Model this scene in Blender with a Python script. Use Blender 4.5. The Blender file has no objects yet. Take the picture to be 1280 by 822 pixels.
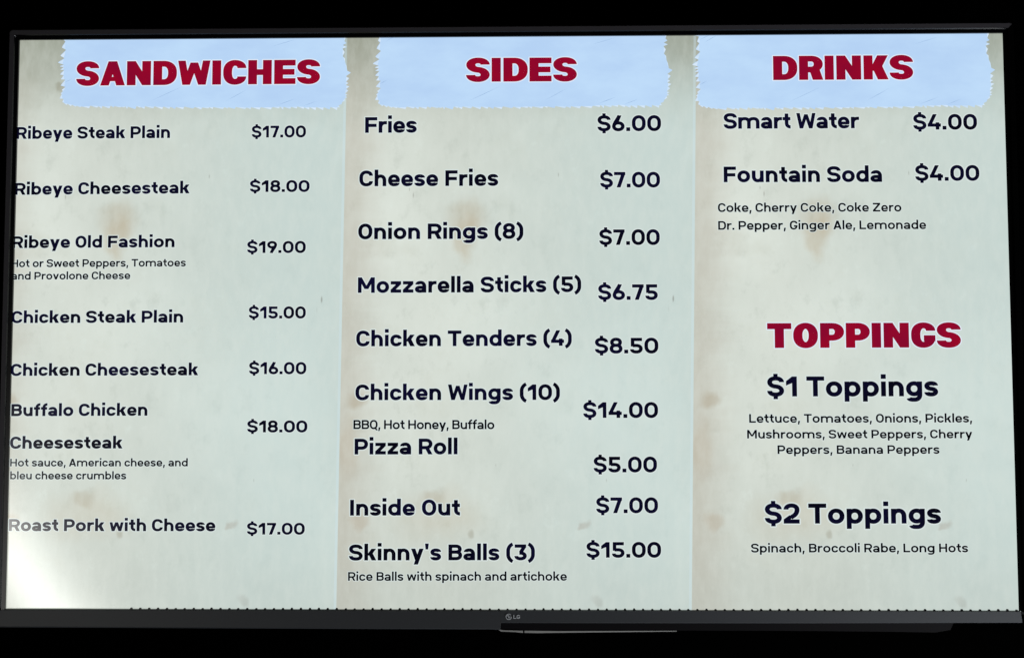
import bpy, bmesh, math, random
from mathutils import Vector, Euler
from mathutils.geometry import delaunay_2d_cdt
R = math.radians
sc = bpy.context.scene

# ------------------------------------------------------------------ camera
cam = bpy.data.cameras.new('camera')
cam_o = bpy.data.objects.new('camera', cam)
sc.collection.objects.link(cam_o)
cam_o.location = (0.02502, -1.23938, -0.08002)
cam_o.rotation_euler = (1.62534, 0.00155, 0.01624)
cam.sensor_width = 36.0
cam.lens = 36.0
cam.clip_start = 0.01
cam.clip_end = 50
sc.camera = cam_o

# ------------------------------------------------------------------ world, light, exposure
world = bpy.data.worlds.new('World')
sc.world = world
world.use_nodes = True
wb = world.node_tree.nodes['Background']
wb.inputs['Color'].default_value = (0, 0, 0, 1)
wb.inputs['Strength'].default_value = 0.0
sc.view_settings.view_transform = 'Standard'
sc.view_settings.look = 'None'
sc.view_settings.exposure = 0
sc.view_settings.gamma = 1


def area_lamp(name, loc, target, sx, sy, watts, color, roll=0.0):
    l = bpy.data.lights.new(name, 'AREA')
    l.shape = 'RECTANGLE'
    l.size, l.size_y = sx, sy
    l.energy = watts
    l.color = color
    o = bpy.data.objects.new(name, l)
    sc.collection.objects.link(o)
    o.location = loc
    q = (Vector(target) - Vector(loc)).to_track_quat('-Z', 'Y')
    o.rotation_euler = (q.to_matrix() @ Euler((0, 0, roll)).to_matrix()).to_euler()
    return o


# an unseen bright window, far behind and left of the camera: it glares in the screen's lower left corner
area_lamp('window_light', (-1.85, -2.48, -0.705), (-0.57, 0, -0.32), 0.13, 1.35, 5.6, (1.0, 0.985, 0.93), R(34))
# added lamp, unseen, low at the right, to brighten the bottom bezel
area_lamp('bezel_fill_light', (1.25, -0.55, -0.95), (0.45, 0, -0.35), 0.5, 0.4, 14, (0.92, 0.96, 1.0))


# ------------------------------------------------------------------ helpers
def srgb(r, g, b):
    f = lambda c: c / 12.92 if c <= 0.04045 else ((c + 0.055) / 1.055) ** 2.4
    return (f(r / 255), f(g / 255), f(b / 255), 1.0)


class NT:
    def __init__(self, name):
        self.m = bpy.data.materials.new(name)
        self.m.use_nodes = True
        self.t = self.m.node_tree
        self.t.nodes.clear()
        self.out = self.t.nodes.new('ShaderNodeOutputMaterial')

    def n(self, kind, **kw):
        nd = self.t.nodes.new('ShaderNode' + kind)
        for k, v in kw.items():
            if k in ('operation', 'blend_type', 'data_type', 'feature', 'noise_dimensions', 'wave_type', 'interpolation_type', 'clamp', 'distance', 'gradient_type', 'vector_type'):
                setattr(nd, k, v)
        return nd

    def l(self, a, b):
        self.t.links.new(a, b)

    def _s(self, sock, v):
        if isinstance(v, bpy.types.NodeSocket):
            self.l(v, sock)
        else:
            sock.default_value = v

    def math(self, op, a, b=0.0, c=None):
        nd = self.n('Math', operation=op)
        self._s(nd.inputs[0], a)
        self._s(nd.inputs[1], b)
        if c is not None:
            self._s(nd.inputs[2], c)
        return nd.outputs[0]

    def mix(self, f, a, b, mode='MIX'):
        nd = self.n('Mix', data_type='RGBA', blend_type=mode)
        self._s(nd.inputs[0], f)
        self._s(nd.inputs[6], a)
        self._s(nd.inputs[7], b)
        return nd.outputs[2]

    def step(self, v, lo, hi, a=0.0, b=1.0):
        nd = self.n('MapRange', interpolation_type='SMOOTHSTEP')
        self._s(nd.inputs[0], v)
        nd.inputs[1].default_value = lo
        nd.inputs[2].default_value = hi
        nd.inputs[3].default_value = a
        nd.inputs[4].default_value = b
        return nd.outputs[0]

    def noise(self, vec, scale, detail=2.0, rough=0.5, dim='3D'):
        nd = self.n('TexNoise', noise_dimensions=dim)
        self.l(vec, nd.inputs['Vector'])
        nd.inputs['Scale'].default_value = scale
        nd.inputs['Detail'].default_value = detail
        nd.inputs['Roughness'].default_value = rough
        return nd.outputs['Fac']

    def map(self, vec, scale=(1, 1, 1), loc=(0, 0, 0), rot=(0, 0, 0)):
        nd = self.n('Mapping')
        self.l(vec, nd.inputs[0])
        nd.inputs['Location'].default_value = loc
        nd.inputs['Rotation'].default_value = rot
        nd.inputs['Scale'].default_value = scale
        return nd.outputs[0]

    def emit(self, col, strength=1.0):
        e = self.n('Emission')
        self._s(e.inputs[0], col)
        e.inputs[1].default_value = strength
        g = self.n('BsdfGlossy')                # the panel's clear front reflects a little
        g.inputs['Color'].default_value = (0.09, 0.09, 0.09, 1)
        g.inputs['Roughness'].default_value = 0.135
        ad = self.n('AddShader')
        self.l(e.outputs[0], ad.inputs[0])
        self.l(g.outputs[0], ad.inputs[1])
        self.l(ad.outputs[0], self.out.inputs[0])
        return self.m


def pbr(name, color, rough, metal=0.0, grain=0.0, bump=0.0, spec=0.5):
    t = NT(name)
    p = t.n('BsdfPrincipled')
    tc = t.n('TexCoord').outputs['Object']
    nz = t.noise(t.map(tc, (3, 3, 60)), 60, 4, 0.7)
    lo = tuple(c * (1 - grain) for c in color[:3]) + (1,)
    hi = tuple(c * (1 + grain) for c in color[:3]) + (1,)
    t.l(t.mix(nz, lo, hi), p.inputs['Base Color'])
    p.inputs['Roughness'].default_value = rough
    p.inputs['Metallic'].default_value = metal
    p.inputs['Specular IOR Level'].default_value = spec
    if bump:
        b = t.n('Bump')
        b.inputs['Strength'].default_value = bump
        b.inputs['Distance'].default_value = 0.0003
        t.l(t.noise(tc, 900, 2), b.inputs['Height'])
        t.l(b.outputs[0], p.inputs['Normal'])
    t.l(p.outputs[0], t.out.inputs[0])
    return t.m


def link(name, me, parent=None):
    o = bpy.data.objects.new(name, me)
    sc.collection.objects.link(o)
    if parent:
        o.parent = parent
    return o


def mesh_obj(name, verts, faces, mats, parent=None, fm=None, smooth=False):
    me = bpy.data.meshes.new(name)
    me.from_pydata(verts, [], faces)
    for m in (mats if isinstance(mats, (list, tuple)) else [mats]):
        me.materials.append(m)
    if fm:
        for p, k in zip(me.polygons, fm):
            p.material_index = k
    if smooth:
        for p in me.polygons:
            p.use_smooth = True
    me.update()
    return link(name, me, parent)


# ------------------------------------------------------------------ 2-D outlines: strokes, unions
def fill(polys):
    """union of convex-ish polygons -> (verts2d, tris); retried with a hair of jitter if the union overfills"""
    best = None
    for attempt in range(6):
        rj = random.Random(attempt)
        jt = 0.03 + 0.06 * attempt
        vs, fs, total = [], [], 0.0
        for p in polys:
            a = sum(p[i][0] * p[(i + 1) % len(p)][1] - p[(i + 1) % len(p)][0] * p[i][1] for i in range(len(p))) / 2
            if abs(a) < 0.2:
                continue
            if a < 0:
                p = p[::-1]
            total += abs(a)
            fs.append(list(range(len(vs), len(vs) + len(p))))
            vs += [Vector((q[0] + rj.uniform(-jt, jt), q[1] + rj.uniform(-jt, jt))) for q in p]
        ov, oe, of, ov2, oe2, of2 = delaunay_2d_cdt(vs, [], fs, 0, 1e-4)
        tris, area, worst = [], 0.0, 0
        for f, src in zip(of, of2):
            if src:
                tris.append(tuple(f))
        # sample check: every filled triangle's centre must lie in one of the source polygons
        bad = 0
        for f in tris:
            A, B, C = (ov[k] for k in f[:3])
            ar = abs((B - A).cross(C - A)) / 2
            if ar < 12:
                continue
            c = (A + B + C) / 3
            hit = False
            for g in fs:
                inside, m = False, len(g)
                for i in range(m):
                    p, q = vs[g[i]], vs[g[i - 1]]
                    if (p.y > c.y) != (q.y > c.y) and c.x < (q.x - p.x) * (c.y - p.y) / (q.y - p.y) + p.x:
                        inside = not inside
                if inside:
                    hit = True
                    break
            if not hit:
                bad += ar
        if best is None or bad < best[0]:
            best = (bad, [(v.x, v.y) for v in ov], tris)
        if bad < 60:
            break
    return best[1], best[2]


def flatten(pts, closed, kap=0.60, n=9):
    """rounded polyline: pts (x, y, r) -> dense list"""
    m = len(pts)
    P = [Vector(p[:2]) for p in pts]
    out = []
    for i in range(m):
        r = pts[i][2] if len(pts[i]) > 2 else 0
        if r == 0 or (not closed and i in (0, m - 1)):
            out.append(P[i].copy())
            continue
        a, b = P[i - 1], P[(i + 1) % m]
        la, lb = (a - P[i]).length, (b - P[i]).length
        fa = 0.97 if (not closed and i - 1 == 0) else 0.5
        fb = 0.97 if (not closed and i + 1 == m - 1) else 0.5
        # neighbours that are not rounded leave the full segment free
        if not (pts[i - 1][2] if len(pts[i - 1]) > 2 else 0):
            fa = 0.97
        if not (pts[(i + 1) % m][2] if len(pts[(i + 1) % m]) > 2 else 0):
            fb = 0.97
        da, db = min(r, la * fa), min(r, lb * fb)
        A = P[i] + (a - P[i]).normalized() * da
        B = P[i] + (b - P[i]).normalized() * db
        A1 = A + (P[i] - A) * kap
        B1 = B + (P[i] - B) * kap
        for k in range(n + 1):
            t = k / n
            out.append(A * (1 - t) ** 3 + A1 * 3 * t * (1 - t) ** 2 + B1 * 3 * t * t * (1 - t) + B * t ** 3)
    res = [out[0]]
    for q in out[1:]:
        if (q - res[-1]).length > 0.5:
            res.append(q)
    if closed and (res[0] - res[-1]).length < 0.5:
        res.pop()
    return res


def stroke(pts, w, v, closed=False, kap=0.60):
    """pen of width w across vertical stems and v across horizontal bars"""
    k = w / v
    L = flatten(pts, closed, kap)
    L = [Vector((p.x, p.y * k)) for p in L]
    h = w / 2
    n = len(L)
    if n < 2:
        return []
    out = []
    m = n if closed else n - 1
    nr = []
    for i in range(m):
        d = (L[(i + 1) % n] - L[i]).normalized()
        nv = Vector((-d.y, d.x)) * h
        nr.append(nv)
        A, B = L[i], L[(i + 1) % n]
        out.append([A + nv, A - nv, B - nv, B + nv])
    for i in range(m):                      # wedges that close the outside of every turn
        if i == 0 and not closed:
            continue
        n0, n1 = nr[i - 1], nr[i]
        cr_ = n0.x * n1.y - n0.y * n1.x
        if abs(cr_) < 1e-6:
            continue
        s_ = -1 if cr_ > 0 else 1
        out.append([L[i], L[i] + n0 * s_, L[i] + n1 * s_])
    out = [[(p.x, p.y / k) for p in q] for q in out]
    return out


def rect(x0, y0, x1, y1):
    return [[(x0, y0), (x1, y0), (x1, y1), (x0, y1)]]


def diag(x0, y0, x1, y1, wx):
    """bar from (x0,y0) to (x1,y1), horizontal cuts, horizontal width wx, x = left edges"""
    return [[(x0, y0), (x0 + wx, y0), (x1 + wx, y1), (x1, y1)]]


def disc(cx, cy, rx, ry, n=16, p=1.0):
    return [[(cx + rx * math.cos(2 * math.pi * i / n), cy + ry * math.sin(2 * math.pi * i / n)) for i in range(n)]]


BIG = 999


def glyph(c, w, v, q=1.0):
    """one letter drawn from strokes; w stem, v bar, q width factor -> advance, polygons"""
    a, b, o = w / 2, v / 2, 8
    XH, CP, AS, DS = 520, 700, 745, -185
    S = lambda pts, closed=False, kap=0.6: stroke(pts, w, v, closed, kap)
    sb, rb = 66 - w * 0.16, 40 - w * 0.10          # side bearings: straight, round
    P = []
    def ring(x0, x1, y0, y1, kap=0.6):
        return S([(x0, y0, BIG), (x1, y0, BIG), (x1, y1, BIG), (x0, y1, BIG)], True, kap)
    def ringr(x0, x1, y0, y1, r):
        return S([(x0, y0, r), (x1, y0, r), (x1, y1, r), (x0, y1, r)], True, 0.58)
    if c == ' ':
        return 215 + 0.1 * w, []
    if c in 'oOQ0' or c in 'bdpqg':
        pass
    if c == 'o':
        W = 520 * q + w * .3
        P = ringr(a, W - a, b - o, XH + o - b, 225)
        l = r = rb
    elif c == 'O' or c == 'Q':
        W = 560 * q + w * .4
        P = ringr(a, W - a, b - o, CP + o - b, 250)
        if c == 'Q':
            P += diag(W * .78, -95, W * .52, 150, w * 1.1)
        l = r = rb + 5
    elif c == '0':
        W = 560 * q + w * .3
        P = ringr(a, W - a, b - o, CP + o - b, 235)
        l = r = rb + 5
    elif c in 'bdpq':
        W = 500 * q + w * .35
        P = ringr(a, W - a, b - o, XH + o - b, 215)
        x = 0 if c in 'bp' else W - w
        P += rect(x, 0 if c in 'bd' else DS, x + w, AS if c in 'bd' else XH)
        l, r = (sb, rb) if c in 'bp' else (rb, sb)
    elif c == 'g':
        W = 500 * q + w * .35
        P = ringr(a, W - a, b - o + 10, XH + o - b, 212)
        P += S([(W - a, XH), (W - a, DS + b - 5, 170), (a + 25, DS + b - 5, 120), (a + 10, -62)])
        l, r = rb, sb
    elif c == 'c':
        W = 470 * q + w * .3
        P = S([(W - a, XH * .64), (W - a, XH + o - b, 190), (a, XH + o - b, 220), (a, b - o, 220), (W - a, b - o, 190), (W - a, XH * .36)])
        l, r = rb, rb - 8
    elif c == 'e':
        W = 490 * q + w * .3
        P = S([(W - a, XH * .46), (W - a, XH + o - b, 215), (a, XH + o - b, 215), (a, b - o, 215), (W - a - 15, b - o, 190), (W - a - 15, XH * .28)])
        P += rect(a, XH * .5 - b - 12, W - a * .2, XH * .5 + b - 12 - v * .12)
        l, r = rb, rb - 3
    elif c == 'a':
        W = 460 * q + w * .35
        P = S([(a + 20, XH * .70), (a + 20, XH + o - b, 165), (W - a, XH + o - b, 185), (W - a, 0)])
        P += S([(W - a, XH * .60 - b), (a, XH * .60 - b, 150), (a, b - o, 150), (W - a, b - o, 190), (W - a, XH * .45)])
        l, r = rb - 3, sb
    elif c in 'nhm':
        n1 = 470 * q + w * .35
        top = AS if c == 'h' else XH
        P = rect(0, 0, w, top)
        if c == 'm':
            s = 385 * q + w * .1
            for k in (0, 1):
                P += S([(a + k * s, XH * .55), (a + k * s, XH + o - b, 190), (a + (k + 1) * s, XH + o - b, 165), (a + (k + 1) * s, 0)])
            W = w + 2 * s
        else:
            W = n1
            P += S([(a, XH * .50), (a, XH + o - b, 205), (W - a, XH + o - b, 195), (W - a, 0)])
        l = r = sb
    elif c == 'u':
        W = 470 * q + w * .35
        P = rect(W - w, 0, W, XH)
        P += S([(W - a, XH * .50), (W - a, b - o, 205), (a, b - o, 195), (a, XH)])
        l = r = sb
    elif c == 'r':
        W = 300 * q + w * .45
        P = rect(0, 0, w, XH)
        P += S([(a, XH * .45), (a, XH + 2 - b, 210), (W, XH + 2 - b)])
        l, r = sb, 12
    elif c == 'i':
        W = w
        P = rect(0, 0, w, XH) + rect(-4, 610, w + 4, 610 + v + 14)
        l = r = sb
    elif c == 'l':
        W = w
        P = rect(0, 0, w, AS)
        l = r = sb
    elif c == 'I':
        W = w
        P = rect(0, 0, w, CP)
        l = r = sb + 6
    elif c == 't':
        W = 330 * q + w * .2
        x = 95
        P = S([(x + a, 680), (x + a, b - 2, 170), (W, b - 2)])
        P += rect(0, XH - v, W - 5, XH)
        l, r = 14, 22
    elif c == 'f':
        W = 330 * q + w * .2
        x = 85
        P = S([(x + a, 0), (x + a, AS - b, 170), (W, AS - b)])
        P += rect(0, XH - v, W - 12, XH)
        l, r = 14, 8
    elif c == 'k':
        W = 480 * q + w * .3
        P = rect(0, 0, w, AS)
        P += diag(w * .55, 215, W - w * 1.28, XH, w * 1.25)
        P += diag(W - w * 1.22, 0, W * .30, 320, w * 1.25)
        l, r = sb, 10
    elif c in 'sS$':
        if c == 's':
            W, T, t0 = 430 * q + w * .3, XH, .72
        else:
            W, T, t0 = (540 if c == 'S' else 520) * q + w * .4, CP, .715
        m = T / 2
        dy = (T - v) * .035
        P = S([(W - a, T * t0), (W - a, T + o - b, 190), (a + 4, T + o - b, 190), (a + 4, m + dy, 190),
               (W - a, m - dy, 190), (W - a, b - o, 190), (a, b - o, 190), (a, T * (1 - t0))], kap=.58)
        if c == '$':
            P += rect(W / 2 - a * .9, -95, W / 2 + a * .9, 10) + rect(W / 2 - a * .9, CP - 10, W / 2 + a * .9, CP + 95)
        l = r = rb - 3
    elif c in 'vVyw WA'.replace(' ', ''):
        T = XH if c in 'vyw' else CP
        wx = w * 1.13
        if c in 'vy':
            W = 500 * q + w * .35
            P = diag(W / 2 - wx / 2, 0, 0, T, wx) + diag(W / 2 - wx / 2, 0, W - wx, T, wx)
            if c == 'y':
                P += diag(W / 2 - wx / 2 - (W / 2 - wx / 2) * .36, DS, W / 2 - wx / 2, 0, wx)
        elif c == 'V':
            W = 600 * q + w * .35
            P = diag(W / 2 - wx / 2, 0, 0, T, wx) + diag(W / 2 - wx / 2, 0, W - wx, T, wx)
        elif c == 'A':
            W = 610 * q + w * .35
            if w > 200:
                wx = w * .98
            P = diag(0, 0, W / 2 - wx / 2, T, wx) + diag(W - wx, 0, W / 2 - wx / 2, T, wx)
            P += rect(W * .20, 140 - v * .1, W * .80, 140 + v * (.9 if w < 200 else .66))
        else:
            W = (730 if c == 'w' else 820) * q + w * .35
            wx = w * .96 if w < 200 else w * .86
            x1, x2, x3 = W * .25 - wx / 2 + 6, W * .5 - wx / 2, W * .75 - wx / 2 - 6
            tm = T * (1 if c == 'w' else .92)
            P = diag(x1, 0, 0, T, wx) + diag(x1, 0, x2, tm, wx) + diag(x3, 0, x2, tm, wx) + diag(x3, 0, W - wx, T, wx)
        l = r = 12
    elif c in 'zZ':
        T = XH if c == 'z' else CP
        W = (430 if c == 'z' else 550) * q + w * .3
        P = rect(0, 0, W, v) + rect(4, T - v, W - 4, T) + diag(0, v * .9, W - w * 1.35, T - v * .9, w * 1.35)
        l = r = 32
    elif c in 'BPRD':
        W = {'B': 540, 'P': 540, 'R': 550, 'D': 560}[c] * q + w * .4
        P = rect(0, 0, w, CP)
        if c == 'D':
            P += S([(a, b), (W - a, b, 240), (W - a, CP - b, 240), (a, CP - b)])
        elif c == 'B':
            P += S([(a, b), (W - a, b, 180), (W - a, CP * .52, 180), (a, CP * .52)])
            P += S([(a, CP * .52), (W - a - 18, CP * .52, 170), (W - a - 18, CP - b, 170), (a, CP - b)])
        else:
            y = 285 if c == 'P' else 300
            P += S([(a, y), (W - a, y, 200), (W - a, CP - b, 200), (a, CP - b)])
            if c == 'R':
                P += diag(W - w * 1.12, 0, W * .42, 310, w * 1.15)
        l, r = sb + 4, rb - 6
    elif c in 'FEL':
        W = {'F': 490, 'E': 510, 'L': 470}[c] * q + w * .35
        P = rect(0, 0, w, CP)
        if c != 'L':
            P += rect(0, CP - v, W, CP)
            P += rect(0, CP * .5 - b - (20 if c == 'F' else 0), W - 30, CP * .5 + b - (20 if c == 'F' else 0))
        if c != 'F':
            P += rect(0, 0, W, v)
        l, r = sb + 4, 22
    elif c == 'T':
        W = 560 * q + w * .35
        P = rect(0, CP - v, W, CP) + rect(W / 2 - a, 0, W / 2 + a, CP)
        l = r = 18
    elif c == 'H':
        W = 560 * q + w * .4
        P = rect(0, 0, w, CP) + rect(W - w, 0, W, CP) + rect(0, CP / 2 - b, W, CP / 2 + b)
        l = r = sb + 4
    elif c == 'N':
        W = 575 * q + w * .4
        P = rect(0, 0, w, CP) + rect(W - w, 0, W, CP) + (diag(W - w * 1.1, 0, 0, CP, w * 1.1) if w < 200 else diag(W - w * .98, 0, 0, CP, w * .98))
        l = r = sb + 4
    elif c == 'M':
        W = 700 * q + w * .4
        P = rect(0, 0, w, CP) + rect(W - w, 0, W, CP)
        P += diag(W / 2 - w * .5, 170, 0, CP, w * 1.05) + diag(W / 2 - w * .5, 170, W - w * 1.05, CP, w * 1.05)
        l = r = sb + 4
    elif c == 'K':
        W = 590 * q + w * .35
        P = rect(0, 0, w, CP)
        P += diag(w * .6, 250, W - w * 1.22, CP, w * 1.18) + diag(W - w * 1.18, 0, W * .30, 420, w * 1.18)
        l, r = sb + 4, 8
    elif c in 'CG':
        W = 545 * q + w * .4
        P = S([(W - a, CP * .67), (W - a, CP + o - b, 240), (a, CP + o - b, 240), (a, b - o, 240), (W - a, b - o, 240)]
              + ([(W - a, CP * .33)] if c == 'C' else [(W - a, CP * .42)]))
        if c == 'G':
            P += rect(W * .52, CP * .48 - v + 12, W, CP * .48 + 12)
        l, r = rb + 4, rb
    elif c == '1':
        W = 255 + w * .7
        P = rect(W - w, 0, W, CP)
        P += [[(0, CP - 165), (0, CP - 165 - v * 1.05), (W - w * .5, CP - v * 1.05 - 40), (W - w * .5, CP), (W - w, CP)]]
        l, r = 36, sb + 16
    elif c == '2':
        W = 490 * q + w * .35
        P = S([(a, CP * .70), (a, CP + o - b, 190), (W - a, CP + o - b, 190), (W - a, CP * .50, 130), (W * .45, CP * .30)])
        P += [[(0, v), (0, v * .8), (w * 1.3, v * .9), (W * .62, CP * .34), (W * .36, CP * .42)]]
        P += rect(0, 0, W, v)
        l = r = 30
    elif c == '3':
        W = 490 * q + w * .35
        P = rect(15, CP - v, W - 25, CP) + diag(W * .36, CP * .52, W - 25 - w * 1.2, CP - v * .9, w * 1.15)
        P += S([(W * .40, CP * .56 - b), (W - a, CP * .56 - b, 200), (W - a, b - o, 200), (a, b - o, 190), (a, CP * .27)])
        l = r = 32
    elif c == '4':
        W = 540 * q + w * .3
        P = rect(0, 130, W, 130 + v) + rect(W * .60, 0, W * .60 + w, 330) + diag(0, 130 + v * .6, W * .40, CP, w * 1.1)
        l = r = 24
    elif c == '5':
        W = 500 * q + w * .35
        P = rect(35, CP - v, W - 25, CP) + rect(35, 310, 35 + w * .98, CP)
        P += S([(35 + a, 400 - b + 24), (W - a, 412 - b + 24, 210), (W - a, b - o, 210), (a, b - o, 190), (a, CP * .27)])
        l = r = 32
    elif c in '69':
        W = 500 * q + w * .35
        P = ringr(a, W - a, b - o, 440 - b, 205)
        P += S([(a, 210), (a + 4, 300, 120), (W * .60, CP - 10)], kap=.5)
        P += [[(W * .60 - w * .62, CP), (W * .60 + w * .55, CP), (W * .40 + w * .5, CP * .6), (W * .30 - w * .3, CP * .6)]]
        if c == '9':
            P = [[(W - x, CP - y) for x, y in p] for p in P]
        l = r = rb + 2
    elif c == '7':
        W = 470 * q + w * .3
        P = rect(0, CP - v, W, CP) + diag(W * .22, 0, W - w * 1.12, CP - v * .5, w * 1.12)
        l = r = 24
    elif c == '8':
        W = 510 * q + w * .35
        P = ringr(a, W - a, b - o, CP * .54 - b * .2, 180) + ringr(a + 22, W - a - 22, CP * .54 - b * .2, CP + o - b, 165)
        l = r = rb + 2
    elif c == '.':
        W = w * 1.08
        P = rect(0, 0, W, v * 1.15)
        l = r = 34
    elif c == ',':
        W = w * 1.15
        P = [[(W * .15, v * 1.1), (W * 1.05, v * 1.1), (W * .62, -v * 1.15), (0, -v * 1.15)]]
        l = r = 34
    elif c == "'":
        W = w
        P = [[(0, AS), (w, AS), (w * .85, 480), (w * .15, 480)]]
        l = r = 34
    elif c in '()':
        W = 215 + w * .4
        P = S([(W, 790 - b), (a, 640, 220), (a, 20, 220), (W, -130 + b)], kap=.55)
        if c == ')':
            P = [[(W - x, y) for x, y in p] for p in P]
        l = r = 26
    else:
        raise ValueError(c)
    return W, l, r, P


_cache = {}


def get_glyph(c, w, v, q, grow):
    key = (c, w, v, q, grow)
    if key not in _cache:
        g = glyph(c, w, v, q)
        if c == ' ':
            _cache[key] = (g[0], 0, 0, [], [])
        else:
            W, l, r, P = g
            if grow:                        # pale halo painted round every letter, imitating a glow
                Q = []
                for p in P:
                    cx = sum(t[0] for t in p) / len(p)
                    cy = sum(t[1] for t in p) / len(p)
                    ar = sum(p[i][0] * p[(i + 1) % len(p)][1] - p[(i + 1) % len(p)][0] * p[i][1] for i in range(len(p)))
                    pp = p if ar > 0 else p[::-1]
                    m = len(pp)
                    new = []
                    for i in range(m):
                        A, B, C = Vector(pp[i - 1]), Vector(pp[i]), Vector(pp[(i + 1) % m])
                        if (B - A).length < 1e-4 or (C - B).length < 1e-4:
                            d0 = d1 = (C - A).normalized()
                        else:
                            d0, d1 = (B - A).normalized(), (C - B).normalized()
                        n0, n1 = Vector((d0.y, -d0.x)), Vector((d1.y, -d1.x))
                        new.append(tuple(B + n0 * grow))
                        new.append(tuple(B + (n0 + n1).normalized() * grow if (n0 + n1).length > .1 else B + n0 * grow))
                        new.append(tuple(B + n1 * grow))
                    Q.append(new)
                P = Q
            vs, ts = fill(P)
            _cache[key] = (W, l, r, vs, ts)
    return _cache[key]


def text_layout(s, w, v, q, track, grow=0):
    x, V, F = 0.0, [], []
    for i, c in enumerate(s):
        W, l, r, vs, ts = get_glyph(c, w, v, q, grow)
        if i:
            x += l
        n = len(V)
        V += [(px + x, py) for px, py in vs]
        F += [tuple(n + k for k in t) for t in ts]
        x += W
        end = x
        x += r + track
    return V, F, end

# ------------------------------------------------------------------ materials
def paper_material():
    """the worn parchment picture shown in each third of the menu; UV 0..1 over one third"""
    t = NT('displayed_parchment')
    uv = t.n('TexCoord').outputs['UV']
    sep = t.n('SeparateXYZ')
    t.l(uv, sep.inputs[0])
    u, v = sep.outputs[0], sep.outputs[1]
    asp = t.map(uv, (0.615, 1.0, 1.0))                      # square units (panel height = 1)
    big = t.noise(asp, 2.2, 3, 0.55)
    mid = t.noise(asp, 9, 4, 0.6)
    fine = t.noise(t.map(asp, (1, 0.35, 1)), 60, 4, 0.65)
    col = t.mix(t.step(big, 0.38, 0.64), srgb(*PAPER_A), srgb(*PAPER_B))
    col = t.mix(t.math('MULTIPLY', t.step(mid, 0.50, 0.72), 0.35), col, srgb(*PAPER_C))
    smud = t.noise(t.map(asp, (1, 0.7, 1)), 26, 5, 0.7)
    col = t.mix(t.math('MULTIPLY', t.step(smud, 0.52, 0.70), 0.30), col, srgb(182, 190, 180))
    col = t.mix(t.math('MULTIPLY', t.step(smud, 0.44, 0.30), 0.30), col, srgb(222, 232, 224))
    # mint cast of the right half, greyer left
    col = t.mix(t.math('MULTIPLY', t.step(t.math('ADD', u, t.math('MULTIPLY', big, 0.3)), 0.35, 1.05), 0.62), col, srgb(*PAPER_D))
    # paler lower third
    # browned left edge
    wob = t.math('ADD', u, t.math('MULTIPLY', t.math('SUBTRACT', t.noise(t.map(asp, (0.2, 1, 1)), 9, 4, 0.7), 0.5), 0.16))
    edge = t.step(wob, 0.005, 0.15, 1.0, 0.0)
    col = t.mix(t.math('MULTIPLY', edge, 0.52), col, srgb(184, 177, 162))
    # darker band along the top and a fainter one along the bottom
    wv = t.math('ADD', v, t.math('MULTIPLY', t.math('SUBTRACT', mid, 0.5), 0.10))
    col = t.mix(t.math('MULTIPLY', t.step(wv, 0.82, 1.03), 0.90), col, srgb(150, 155, 140))
    col = t.mix(t.math('MULTIPLY', t.step(wv, 0.16, -0.02), 0.30), col, srgb(176, 184, 176))
    # stains: centre u, centre v, radius u, radius v, strength, colour
    warp = t.n('Mix', data_type='VECTOR')
    ns = t.n('TexNoise')
    t.l(asp, ns.inputs['Vector'])
    ns.inputs['Scale'].default_value = 17
    ns.inputs['Detail'].default_value = 4
    warp.inputs[0].default_value = 0.06
    t.l(uv, warp.inputs[4])
    t.l(ns.outputs['Color'], warp.inputs[5])
    wuv = warp.outputs[1]
    for su, sv, ru, rv, k, c in STAINS:
        m = t.map(wuv, (1 / ru, 1 / rv, 0), (-(su * .94 + .03) / ru, -(sv * .94 + .03) / rv, 0))
        ln = t.n('VectorMath', operation='LENGTH')
        t.l(m, ln.inputs[0])
        f = t.math('MULTIPLY', t.step(ln.outputs['Value'], 0.35, 1.15, 1.0, 0.0), k)
        f = t.math('MULTIPLY', f, t.step(mid, 0.2, 0.6, 0.6, 1.1))
        col = t.mix(f, col, srgb(*c))
    # specks and short scratches
    for sc_, rot, th, kk in ((26, 0.5, 0.965, .55), (17, -0.9, 0.97, .5), (41, 0.1, .9, .55), (34, -.3, .9, .5)):
        vo = t.n('TexVoronoi', feature='F1')
        t.l(t.map(asp, (1.0, 0.28, 1), (sc_ * .1, 0, 0), (0, 0, rot)), vo.inputs['Vector'])
        vo.inputs['Scale'].default_value = sc_
        near = t.step(vo.outputs['Distance'], 0.015, 0.06, 1.0, 0.0)
        cs = t.n('SeparateXYZ')
        t.l(vo.outputs['Color'], cs.inputs[0])
        pick = t.step(cs.outputs[0], 0.80, 0.84)
        col = t.mix(t.math('MULTIPLY', t.math('MULTIPLY', near, pick), kk), col, srgb(120, 118, 108))
    col = t.mix(t.math('MULTIPLY', t.step(fine, 0.35, 0.7), 0.16), col, srgb(226, 232, 224))
    # thin pale line down the right side of each third
    ln1 = t.math('MULTIPLY', t.step(u, 0.991, 0.993), t.step(u, 0.9995, 0.998))
    col = t.mix(t.math('MULTIPLY', ln1, 0.30), col, srgb(205, 228, 238))
    return t.emit(col)


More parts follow.
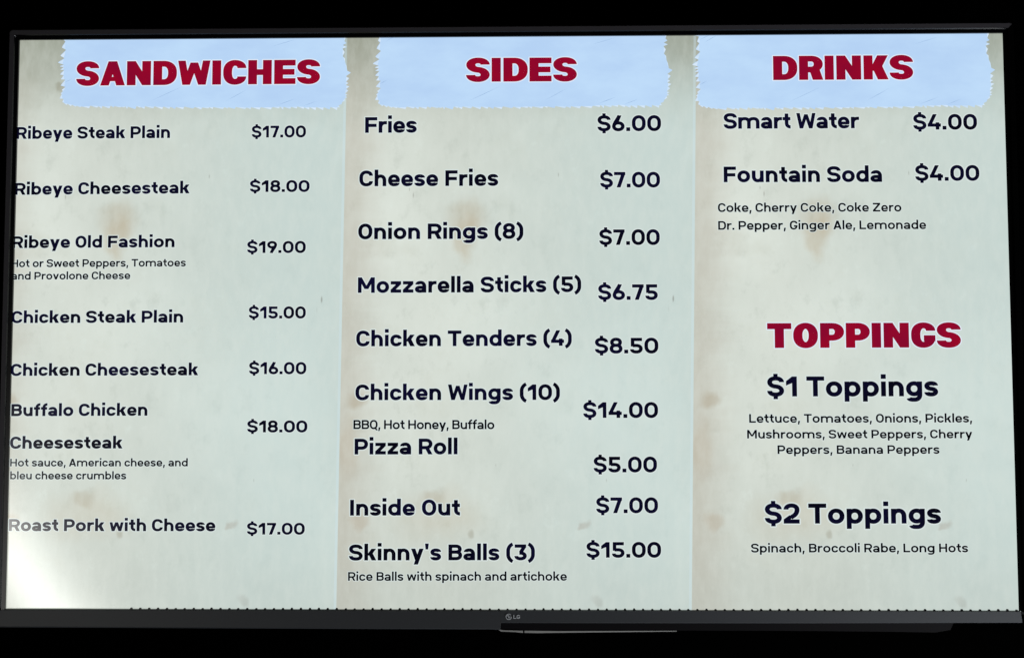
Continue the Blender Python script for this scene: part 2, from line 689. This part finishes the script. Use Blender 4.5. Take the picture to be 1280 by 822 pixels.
PAPER_A = (204, 211, 202)
PAPER_B = (220, 227, 218)
PAPER_C = (199, 203, 190)
PAPER_D = (196, 216, 214)
STAINS = [
    (0.345, 0.675, 0.060, 0.040, 0.50, (186, 178, 156)),
    (0.350, 0.640, 0.040, 0.035, 0.50, (190, 178, 152)),
    (0.050, 0.350, 0.035, 0.016, 0.50, (176, 164, 140)),
    (0.020, 0.270, 0.040, 0.060, 0.25, (190, 172, 146)),
    (0.265, 0.195, 0.045, 0.020, 0.40, (168, 158, 134)),
    (0.275, 0.160, 0.130, 0.050, 0.35, (196, 188, 166)),
    (0.372, 0.130, 0.012, 0.011, 0.45, (150, 146, 126)),
    (0.700, 0.142, 0.013, 0.008, 0.50, (160, 150, 136)),
    (0.060, 0.155, 0.030, 0.020, 0.35, (180, 164, 140)),
    (0.735, 0.018, 0.018, 0.011, 0.25, (150, 148, 138)),
    (0.170, 0.910, 0.020, 0.012, 0.45, (140, 136, 112)),
]


def flat_display(name, c1, c2, scale=40, stretch=(1, 1, 1)):
    t = NT(name)
    tc = t.n('TexCoord').outputs['Object']
    f = t.step(t.noise(t.map(tc, stretch), scale, 4, 0.6), 0.3, 0.7)
    return t.emit(t.mix(f, srgb(*c1), srgb(*c2)))


M_paper = paper_material()
M_banner = flat_display('displayed_blue_brushstroke', (181, 210, 244), (192, 221, 250), 9, (1, 1, 2.2))
M_tip = flat_display('displayed_pale_bristle_tips', (196, 220, 244), (222, 236, 250), 60)
M_crease = flat_display('displayed_crease_line', (152, 182, 220), (166, 196, 232), 60)
M_red = flat_display('displayed_red_lettering', (152, 8, 40), (132, 8, 46), 22)
M_navy = flat_display('displayed_navy_lettering', (7, 7, 18), (13, 12, 44), 16)
M_black = flat_display('displayed_black_lettering', (6, 7, 12), (14, 16, 22), 30)
M_edge = flat_display('painted_pale_letter_halo', (212, 224, 222), (220, 230, 228), 30)  # glow round the letters, put into the display colours
M_halo_b = flat_display('painted_white_heading_halo', (222, 236, 252), (230, 240, 254), 30)
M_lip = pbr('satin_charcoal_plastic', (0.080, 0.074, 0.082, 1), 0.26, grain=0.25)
M_bottom = pbr('brushed_charcoal_bezel', (0.064, 0.067, 0.073, 1), 0.45, grain=0.25, bump=0.15)
M_inner = pbr('black_inner_border', (0.003, 0.003, 0.004, 1), 0.25, grain=0.2, spec=0.5)
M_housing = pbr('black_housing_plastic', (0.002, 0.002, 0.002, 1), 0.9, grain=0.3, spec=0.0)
M_sensor = pbr('dark_sensor_plastic', (0.006, 0.005, 0.006, 1), 0.7, grain=0.3, spec=0.1)
M_rim = pbr('silver_rim', (0.55, 0.54, 0.52, 1), 0.45, metal=0.3, grain=0.25)
M_logo = pbr('grey_printed_logo', (0.8, 0.82, 0.85, 1), 0.5)
M_wall = pbr('near_black_wall', (0.0006, 0.0006, 0.0006, 1), 1.0, spec=0.0)  # near-black base colour keeps the wall dark under both lamps


# ------------------------------------------------------------------ the wall behind
wall = mesh_obj('wall', [(-4, .062, -3), (4, .062, -3), (4, .062, 3), (-4, .062, 3)], [(0, 1, 2, 3)], M_wall)
wall['kind'] = 'structure'

# ------------------------------------------------------------------ the television
HX, HZ = 0.605, 0.3473                    # visible half width and half height
tv = link('television', None)
tv['label'] = 'wide flat television showing a three column food menu on worn parchment'
tv['category'] = 'television'

# back housing
bm = bmesh.new()
bmesh.ops.create_cube(bm, size=1)
for vtx in bm.verts:
    vtx.co = (vtx.co.x * 1.20, 0.0335 + vtx.co.y * 0.050, vtx.co.z * 0.69)
bmesh.ops.bevel(bm, geom=bm.edges[:], offset=0.008, segments=2, affect='EDGES')
me = bpy.data.meshes.new('rear_housing')
bm.to_mesh(me)
bm.free()
me.materials.append(M_housing)
link('rear_housing', me, tv)

# screen: the dark display panel all the pictures sit on
bm = bmesh.new()
bmesh.ops.create_cube(bm, size=1)
for vtx in bm.verts:
    vtx.co = (vtx.co.x * 1.226, 0.0045 + vtx.co.y * 0.008, vtx.co.z * 0.704)
me = bpy.data.meshes.new('screen')
bm.to_mesh(me)
bm.free()
me.materials.append(M_inner)
screen = link('screen', me, tv)

Y_PAPER, Y_BAN, Y_TIP, Y_HALO, Y_TEXT = 0.0, -0.0002, -0.0003, -0.0004, -0.0005


def lean(x0, z, k):
    return x0 + k * z / 0.3475


# the three parchment thirds; their joints lean a little, as on the picture
PW = 0.4268
joints = [(-0.6285, 0.0), (-0.2017, 0.0042), (0.2254, 0.0066), (0.6522, 0.0)]
for k in range(3):
    (xa, ka), (xb, kb) = joints[k], joints[k + 1]
    bm = bmesh.new()
    uvl = bm.loops.layers.uv.new('UVMap')
    N = 8
    grid = []
    for j in range(N + 1):
        z = -0.3485 + 0.697 * j / N
        L0, R0 = lean(xa, z, ka), lean(xb, z, kb)
        l_, r_ = max(L0, -0.6085), min(R0, 0.6085)
        grid.append(((l_, z, (l_ - L0) / (R0 - L0)), (r_, z, (r_ - L0) / (R0 - L0))))
    for j in range(N):
        q = [grid[j][0], grid[j][1], grid[j + 1][1], grid[j + 1][0]]
        vv = [bm.verts.new((p[0], Y_PAPER, p[1])) for p in q]
        f = bm.faces.new(vv)
        for lp, p in zip(f.loops, q):
            lp[uvl].uv = (p[2], (p[1] + 0.3485) / 0.697)
    bmesh.ops.remove_doubles(bm, verts=bm.verts[:], dist=1e-6)
    me = bpy.data.meshes.new('menu_panel')
    bm.to_mesh(me)
    bm.free()
    me.materials.append(M_paper)
    link('menu_panel', me, screen)

# brushed blue banners behind the headings (the same stroke three times)
rnd = random.Random(5)


def jag(p0, p1, n, amp, rake):
    """ragged run of bristle ends from p0 to p1, normal to the left of travel"""
    p0, p1 = Vector(p0), Vector(p1)
    d = (p1 - p0)
    nrm = Vector((d.y, -d.x)).normalized()
    tn = d.normalized()
    out, tips = [], []
    ts = [0.0]
    for i in range(n):
        ts.append(ts[-1] + rnd.uniform(.45, 1.6))
    ts = [t_ / ts[-1] for t_ in ts]
    for a_, b_ in zip(ts, ts[1:]):
        A, B = p0 + d * a_, p0 + d * b_
        h = amp * rnd.uniform(.3, 1.35) * (1.4 if rnd.random() < .15 else 1)
        base = nrm * amp * rnd.uniform(-.9, .0)
        tip = A.lerp(B, .5 + rake) + nrm * h
        out += [A + base, A.lerp(tip, .8) + tn * rnd.uniform(-.0006, .0006), tip]
        if rnd.random() < .8:
            tips.append((tip + nrm * .0001, tip.lerp(A + base, .8) - nrm * amp * .25, tip.lerp(B, .55) - nrm * amp * .7))
    return out, tips


def banner_shape():
    W = 0.3555
    top, bot = 0.0940, 0.0
    L, T = [], []
    for a, b, n, amp, rake in [((0.004, 0.0055), (0.02, 0.0012), 3, .0012, .3), ((0.02, 0.0012), (W * .36, 0.0005), 14, .0016, .35), ((W * .36, 0.0005), (W * .74, 0.001), 14, .0016, .35),
                               ((W * .74, 0.001), (W - .012, 0.0015), 10, .0020, .4), ((W - .012, 0.0015), (W - .001, 0.016), 4, .0016, .2),
                               ((W - .001, 0.016), (W, 0.048), 6, .0030, .2), ((W, .048), (W - .0055, .066), 2, .0010, .1), ((W - .0055, .066), (W - .003, top), 4, .0026, .1)]:
        o_, t_ = jag(a, b, n, amp, rake)
        L += o_
        T += t_
    L += [Vector((W - .003, top)), Vector((0.004, top))]
    for a, b, n, amp, rake in [((0.004, top), (0.001, .050), 6, .0034, .25), ((0.001, .050), (0.004, 0.026), 4, .0030, .3), ((0.004, 0.026), (0.0005, 0.016), 2, .002, .3), ((0.0005, .016), (0.004, 0.0055), 2, .002, .2)]:
        o_, t_ = jag(a, b, n, amp, rake)
        L += o_
        T += t_
    return L, T


L, T = banner_shape()
# simple polygon -> triangles
ov, oe, of, a1, a2, a3 = delaunay_2d_cdt([p.copy() for p in L], [], [list(range(len(L)))], 1, 1e-7)
creases = [((.004, .0865), (.018, .093)), ((.112, .0085), (.152, .0275)), ((.205, .0090), (.232, .0240)), ((.262, .078), (.292, .087)), ((.268, .0040), (.292, .0130)), ((.300, .0030), (.318, .0100)), ((.003, .030), (.014, .036)), ((.010, .0830), (.027, .093))]
for bx0, bz0, slope, sx in ((-0.5525, 0.2585, -0.0045, 1.0), (-0.1615, 0.2590, 0.0, 1.012), (0.2310, 0.2568, 0.0015, 1.012)):
    V, F, FM = [], [], []
    for p in ov:
        V.append((bx0 + p.x * sx, Y_BAN, bz0 + p.y + slope * (1 - p.x / .3555) * -1))
    for f in of:
        F.append(tuple(f))
        FM.append(0)
    def add(tri, m, y):
        n = len(V)
        for p in tri:
            V.append((bx0 + p.x * sx, y, bz0 + p.y + slope * (1 - p.x / .3555) * -1))
        F.append(tuple(range(n, n + len(tri))))
        FM.append(m)
    for tri in T:
        add(tri, 1, Y_TIP)
    for a_, b_ in creases:
        a_, b_ = Vector(a_), Vector(b_)
        nn = (b_ - a_).normalized()
        nn = Vector((-nn.y, nn.x)) * .00036
        mid_ = a_.lerp(b_, .5)
        add([a_, mid_ - nn, b_, mid_ + nn], 2, Y_TIP)
    V = [(x, y, min(z, .3484)) for x, y, z in V]
    mesh_obj('banner', V, F, [M_banner, M_tip, M_crease], screen, FM)

# lettering: kind, words, left x, right x, baseline z left, right, capital height (metres on the screen)
TEXTS = [
    ('heading', 'SANDWICHES', -0.5336, -0.2311, 0.2896, 0.2902, 0.0304),
    ('heading', 'SIDES', -0.0510, 0.0851, 0.2915, 0.2913, 0.0298),
    ('heading', 'DRINKS', 0.3250, 0.4953, 0.2912, 0.2911, 0.0300),
    ('heading', 'TOPPINGS', 0.3129, 0.5449, -0.0361, -0.0359, 0.0300),
    ('dish_name', 'Ribeye Steak Plain', -0.6065, -0.4157, 0.2236, 0.2237, 0.0149),
    ('dish_name', 'Ribeye Cheesesteak', -0.6068, -0.3905, 0.1541, 0.1550, 0.0148),
    ('dish_name', 'Ribeye Old Fashion', -0.6081, -0.4079, 0.0883, 0.0887, 0.0146),
    ('dish_name', 'Chicken Steak Plain', -0.6068, -0.3958, -0.0037, -0.0035, 0.0146),
    ('dish_name', 'Chicken Cheesesteak', -0.6061, -0.3764, -0.0681, -0.0677, 0.0146),
    ('dish_name', 'Buffalo Chicken', -0.6042, -0.4376, -0.1169, -0.1165, 0.0147),
    ('dish_name', 'Cheesesteak', -0.6046, -0.4673, -0.1562, -0.1560, 0.0145),
    ('dish_name', 'Roast Pork with Cheese', -0.6036, -0.3527, -0.2551, -0.2551, 0.0144),
    ('dish_name', 'Fries', -0.1750, -0.1115, 0.2288, 0.2288, 0.0195),
    ('dish_name', 'Cheese Fries', -0.1817, -0.0115, 0.1627, 0.1626, 0.0193),
    ('dish_name', 'Onion Rings (8)', -0.1826, 0.0190, 0.0976, 0.0975, 0.0190),
    ('dish_name', 'Mozzarella Sticks (5)', -0.1826, 0.0891, 0.0320, 0.0323, 0.0190),
    ('dish_name', 'Chicken Tenders (4)', -0.1842, 0.0773, -0.0330, -0.0329, 0.0189),
    ('dish_name', 'Chicken Wings (10)', -0.1847, 0.0627, -0.0981, -0.0981, 0.0188),
    ('dish_name', 'Pizza Roll', -0.1853, -0.0609, -0.1634, -0.1632, 0.0190),
    ('dish_name', 'Inside Out', -0.1902, -0.0577, -0.2364, -0.2361, 0.0189),
    ('dish_name', "Skinny's Balls (3)", -0.1912, 0.0320, -0.2897, -0.2891, 0.0188),
    ('dish_name', 'Smart Water', 0.2638, 0.4285, 0.2314, 0.2311, 0.0191),
    ('dish_name', 'Fountain Soda', 0.2631, 0.4548, 0.1656, 0.1651, 0.0192),
    ('dish_name', '$1 Toppings', 0.3119, 0.5163, -0.0943, -0.0943, 0.0240),
    ('dish_name', '$2 Toppings', 0.3068, 0.5160, -0.2456, -0.2454, 0.0237),
    ('description', 'Hot or Sweet Peppers, Tomatoes', -0.6085, -0.3936, 0.0648, 0.0651, 0.0094),
    ('description', 'and Provolone Cheese', -0.6081, -0.4616, 0.0495, 0.0497, 0.0093),
    ('description', 'Hot sauce, American cheese, and', -0.6040, -0.3874, -0.1776, -0.1775, 0.0093),
    ('description', 'bleu cheese crumbles', -0.6036, -0.4620, -0.1931, -0.1931, 0.0093),
    ('description', 'BBQ, Hot Honey, Buffalo', -0.1869, -0.0164, -0.1329, -0.1331, 0.0110),
    ('description', 'Rice Balls with spinach and artichoke', -0.1921, 0.0702, -0.3138, -0.3132, 0.0104),
    ('description', 'Coke, Cherry Coke, Coke Zero', 0.2556, 0.4773, 0.1292, 0.1288, 0.0107),
    ('description', 'Dr. Pepper, Ginger Ale, Lemonade', 0.2556, 0.5066, 0.1074, 0.1074, 0.0107),
    ('description', 'Lettuce, Tomatoes, Onions, Pickles,', 0.2898, 0.5558, -0.1257, -0.1256, 0.0104),
    ('description', 'Mushrooms, Sweet Peppers, Cherry', 0.2871, 0.5556, -0.1445, -0.1444, 0.0102),
    ('description', 'Peppers, Banana Peppers', 0.3232, 0.5161, -0.1630, -0.1628, 0.0103),
    ('description', 'Spinach, Broccoli Rabe, Long Hots', 0.2898, 0.5471, -0.2797, -0.2792, 0.0104),
    ('price', '$17.00', -0.3147, -0.2478, 0.2237, 0.2236, 0.0147),
    ('price', '$18.00', -0.3162, -0.2427, 0.1563, 0.1561, 0.0145),
    ('price', '$19.00', -0.3186, -0.2467, 0.0812, 0.0811, 0.0146),
    ('price', '$15.00', -0.3156, -0.2459, 0.0012, 0.0010, 0.0147),
    ('price', '$16.00', -0.3144, -0.2446, -0.0664, -0.0666, 0.0146),
    ('price', '$18.00', -0.3158, -0.2427, -0.1367, -0.1368, 0.0143),
    ('price', '$17.00', -0.3146, -0.2447, -0.2590, -0.2591, 0.0140),
    ('price', '$6.00', 0.1099, 0.1876, 0.2292, 0.2291, 0.0195),
    ('price', '$7.00', 0.1128, 0.1857, 0.1599, 0.1596, 0.0191),
    ('price', '$7.00', 0.1113, 0.1847, 0.0895, 0.0893, 0.0190),
    ('price', '$6.75', 0.1095, 0.1817, 0.0226, 0.0225, 0.0189),
    ('price', '$8.50', 0.1051, 0.1818, -0.0422, -0.0423, 0.0189),
    ('price', '$14.00', 0.0907, 0.1807, -0.1197, -0.1198, 0.0189),
    ('price', '$5.00', 0.1028, 0.1788, -0.1848, -0.1848, 0.0187),
    ('price', '$7.00', 0.1056, 0.1796, -0.2333, -0.2333, 0.0187),
    ('price', '$15.00', 0.0936, 0.1828, -0.2861, -0.2859, 0.0185),
    ('price', '$4.00', 0.4939, 0.5710, 0.2290, 0.2287, 0.0191),
    ('price', '$4.00', 0.4949, 0.5722, 0.1662, 0.1660, 0.0191),
]
STYLE = {   # stem, bar, width factor, materials, halo growth (em/1000)
    'heading': (254, 170, 1.02, M_red, M_halo_b, 26),
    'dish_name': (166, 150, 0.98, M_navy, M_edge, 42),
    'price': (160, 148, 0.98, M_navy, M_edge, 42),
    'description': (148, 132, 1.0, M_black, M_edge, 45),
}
HIDE = ('Coke', 'Pepper, ', 'Smart', 'Skinny')
for kind, s, x0, x1, z0, z1, cap in TEXTS:
    w, v, q, mt, me_, grow = STYLE[kind]
    sy = cap / 700.0
    # letter spacing fills the measured width
    want = (x1 - x0) / sy
    _, _, e0 = text_layout(s, w, v, q, 0)
    track = (want - e0) / (len(s) - 1)
    lim = max(-14.0, min(8.0, track))
    _, _, e1 = text_layout(s, w, v, q, lim)
    sx = (x1 - x0) / e1
    V, F, FM = [], [], []
    for grow_, y, m in ((grow, Y_HALO, 1), (0, Y_TEXT, 0)):
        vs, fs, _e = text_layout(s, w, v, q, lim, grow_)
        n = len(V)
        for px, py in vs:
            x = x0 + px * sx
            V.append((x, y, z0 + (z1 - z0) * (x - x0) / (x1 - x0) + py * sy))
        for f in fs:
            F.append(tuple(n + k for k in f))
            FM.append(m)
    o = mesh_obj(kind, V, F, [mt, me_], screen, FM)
    if kind == 'heading':
        o['label'] = 'heavy red capitals reading ' + s
    elif not any(h in s for h in HIDE):
        o['label'] = {'dish_name': 'bold dark lettering reading ', 'price': 'bold dark price reading ', 'description': 'small thin print reading '}[kind] + s.strip(', ')

# bezels: one extruded profile per side, mitred
# profile points: (distance outward from the visible edge, y)
WI = 0.0115
pm = [1, 1, 1, 0, 0, 0]
LT, RT, RB, LB = (-HX, HZ), (HX, HZ), (HX, -HZ), (-HX, -HZ)
OT = HZ + 0.0122
cr = 0.0045                                       # outer corner rounding


def corner(cx, cz, a0, a1, n=6):
    return [(cx + cr * math.cos(a0 + (a1 - a0) * i / n), cz + cr * math.sin(a0 + (a1 - a0) * i / n)) for i in range(n + 1)]


def bezel_run(ins, outs, mats, name, prof, pmats):
    V, F, FM = [], [], []
    m = len(prof)
    for (pi_, po_) in zip(ins, outs):
        for t_, y in prof:
            V.append((pi_[0] + (po_[0] - pi_[0]) * t_, y, pi_[1] + (po_[1] - pi_[1]) * t_))
    for s_ in range(len(ins) - 1):
        for k in range(m - 1):
            a_ = s_ * m + k
            F.append((a_, a_ + 1, a_ + m + 1, a_ + m))
            FM.append(pmats[k])
    return mesh_obj(name, V, F, mats, tv, FM)


PROF = [(0.0, 0.0005), (0.0, -0.0026), (0.38, -0.0028), (0.46, -0.0046), (0.90, -0.0052), (1.0, -0.0040), (1.0, 0.014)]
XO = HX + WI
# top: with half of each rounded corner
lc = corner(-XO + cr, OT - cr, R(180), R(90))
rc = corner(XO - cr, OT - cr, R(90), R(0))
half = len(lc) // 2
bezel_run([LT] * (half + 1) + [RT] * (half + 1), lc[half:] + rc[:half + 1], [M_lip, M_inner], 'bezel', PROF, pm)
ob = HZ + 0.0225
bezel_run([LB] + [LT] * (half + 1), [(-XO, -HZ - 0.004)] + lc[:half + 1], [M_lip, M_inner], 'bezel', PROF, pm)
bz = bezel_run([RT] * (half + 1) + [RB], rc[half:] + [(XO, -HZ - 0.004)], [M_housing, M_housing], 'bezel', PROF, pm)  # material darker than on the other three sides
bz['label'] = 'right hand bezel, near-black plastic'
# bottom: a broader brushed strip, deeper on its left half
PB = [(0.0, 0.0005), (0.0, -0.0034), (0.05, -0.0046), (0.93, -0.0054), (1.0, -0.0044), (1.0, 0.014)]
ins, outs = [], []
pts = [(-XO, 0.0215), (-0.45, 0.0218), (-0.20, 0.0224), (-0.022, 0.0226), (-0.0095, 0.0232), (-0.0085, 0.0150), (0.10, 0.0150), (0.35, 0.0146), (0.56, 0.0136), (XO - .010, 0.0134)]
for x, d in pts:
    ins.append((max(-HX, min(HX, x)), -HZ))
    outs.append((x, -HZ - d))
ins.insert(0, (-HX, -HZ)); outs.insert(0, (-XO, -HZ - .0042))
bz = bezel_run(ins, outs, [M_bottom, M_inner], 'bezel', PB, [1, 0, 0, 0, 0])
bz['label'] = 'broad brushed charcoal bottom bezel'
# row of tiny points along its upper edge
V, F = [], []
x = -0.4522
while x < 0.602:
    n = len(V)
    j = rnd.uniform(-.0002, .0002)
    h = rnd.uniform(.0014, .0021)
    V += [(x - .0021 + j, -.0032, -HZ - .0006), (x + .0021 + j, -.0032, -HZ - .0006), (x + .0008 + j, -.0032, -HZ + h), (x - .0008 + j, -.0032, -HZ + h)]
    V += [(p[0], -.0016, p[2]) for p in V[n:n + 4]]
    F += [(n, n + 1, n + 2, n + 3), (n + 1, n + 5, n + 6, n + 2), (n + 4, n, n + 3, n + 7), (n + 3, n + 2, n + 6, n + 7)]
    x += .01075
teeth = mesh_obj('edge_teeth', V, F, M_inner, tv)
teeth['kind'] = 'stuff'

# sensor housing hanging under the right half of the bottom bezel
def slab(name, outline, y0, y1, mat, parent):
    n = len(outline)
    V = [(x_, y0, z_) for x_, z_ in outline] + [(x_, y1, z_) for x_, z_ in outline]
    F = [tuple(range(n)), tuple(range(2 * n - 1, n - 1, -1))] + [(i, (i + 1) % n, n + (i + 1) % n, n + i) for i in range(n)]
    return mesh_obj(name, V, F, mat, parent)


sh = slab('sensor_housing', [(-.0110, -.3560), (-.0120, -.3695), (-.0060, -.3713), (.06, -.3718), (.18, -.3712), (.32, -.3712), (.45, -.3720), (.505, -.3728), (.523, -.3700), (.530, -.3560)], -.0022, .016, M_sensor, tv)
slab('rim', [(-.0128, -.3697), (-.0085, -.3726), (.0085, -.3732), (.0176, -.3742), (.0176, -.3716), (-.0058, -.3710)], -.0034, .010, M_rim, sh)
slab('rim', [(.0194, -.3716), (.0194, -.3741), (.035, -.3744), (.0600, -.3740), (.12, -.3732), (.20, -.3722), (.20, -.3713), (.060, -.3720)], -.0030, .010, M_rim, sh)  # tapered to imitate the rim's brightness fading to the right

# round emblem and two letters printed on the bottom bezel
YL = -0.00560
LX, LZ, LR = 0.0007, -0.3548, 0.0036
V, F = [], []
n = 28
for i in range(n):
    a = 2 * math.pi * i / n
    V += [(LX + LR * math.cos(a), YL, LZ + LR * math.sin(a)), (LX + LR * .80 * math.cos(a), YL, LZ + LR * .80 * math.sin(a))]
for i in range(n):
    if 0 <= i < 3:
        continue
    j = (i + 1) % n
    F.append((2 * i, 2 * j, 2 * j + 1, 2 * i + 1))
def lrect(x0, z0, x1, z1):
    k = len(V)
    V.extend([(x0, YL, z0), (x1, YL, z0), (x1, YL, z1), (x0, YL, z1)])
    F.append((k, k + 1, k + 2, k + 3))
lrect(LX - .0004, LZ - .0016, LX + .0003, LZ + .0020)
lrect(LX + .0003, LZ - .0016, LX + .0013, LZ - .0010)
lrect(LX + .0003, LZ - .0004, LX + .0033, LZ + .0001)
k = len(V)
for i in range(10):
    a = 2 * math.pi * i / 10
    V.append((LX - .0015 + .00062 * math.cos(a), YL, LZ + .0013 + .00062 * math.sin(a)))
F.append(tuple(range(k, k + 10)))
vs, fs, e = text_layout('LG', 130, 115, 1.0, 10)
k = len(V)
sc_ = .0044 / 700
V += [(LX + .0056 + px * sc_ * 1.05, YL, LZ - .0022 + py * sc_) for px, py in vs]
F += [tuple(k + i for i in f) for f in fs]
mesh_obj('logo', V, F, M_logo, tv)
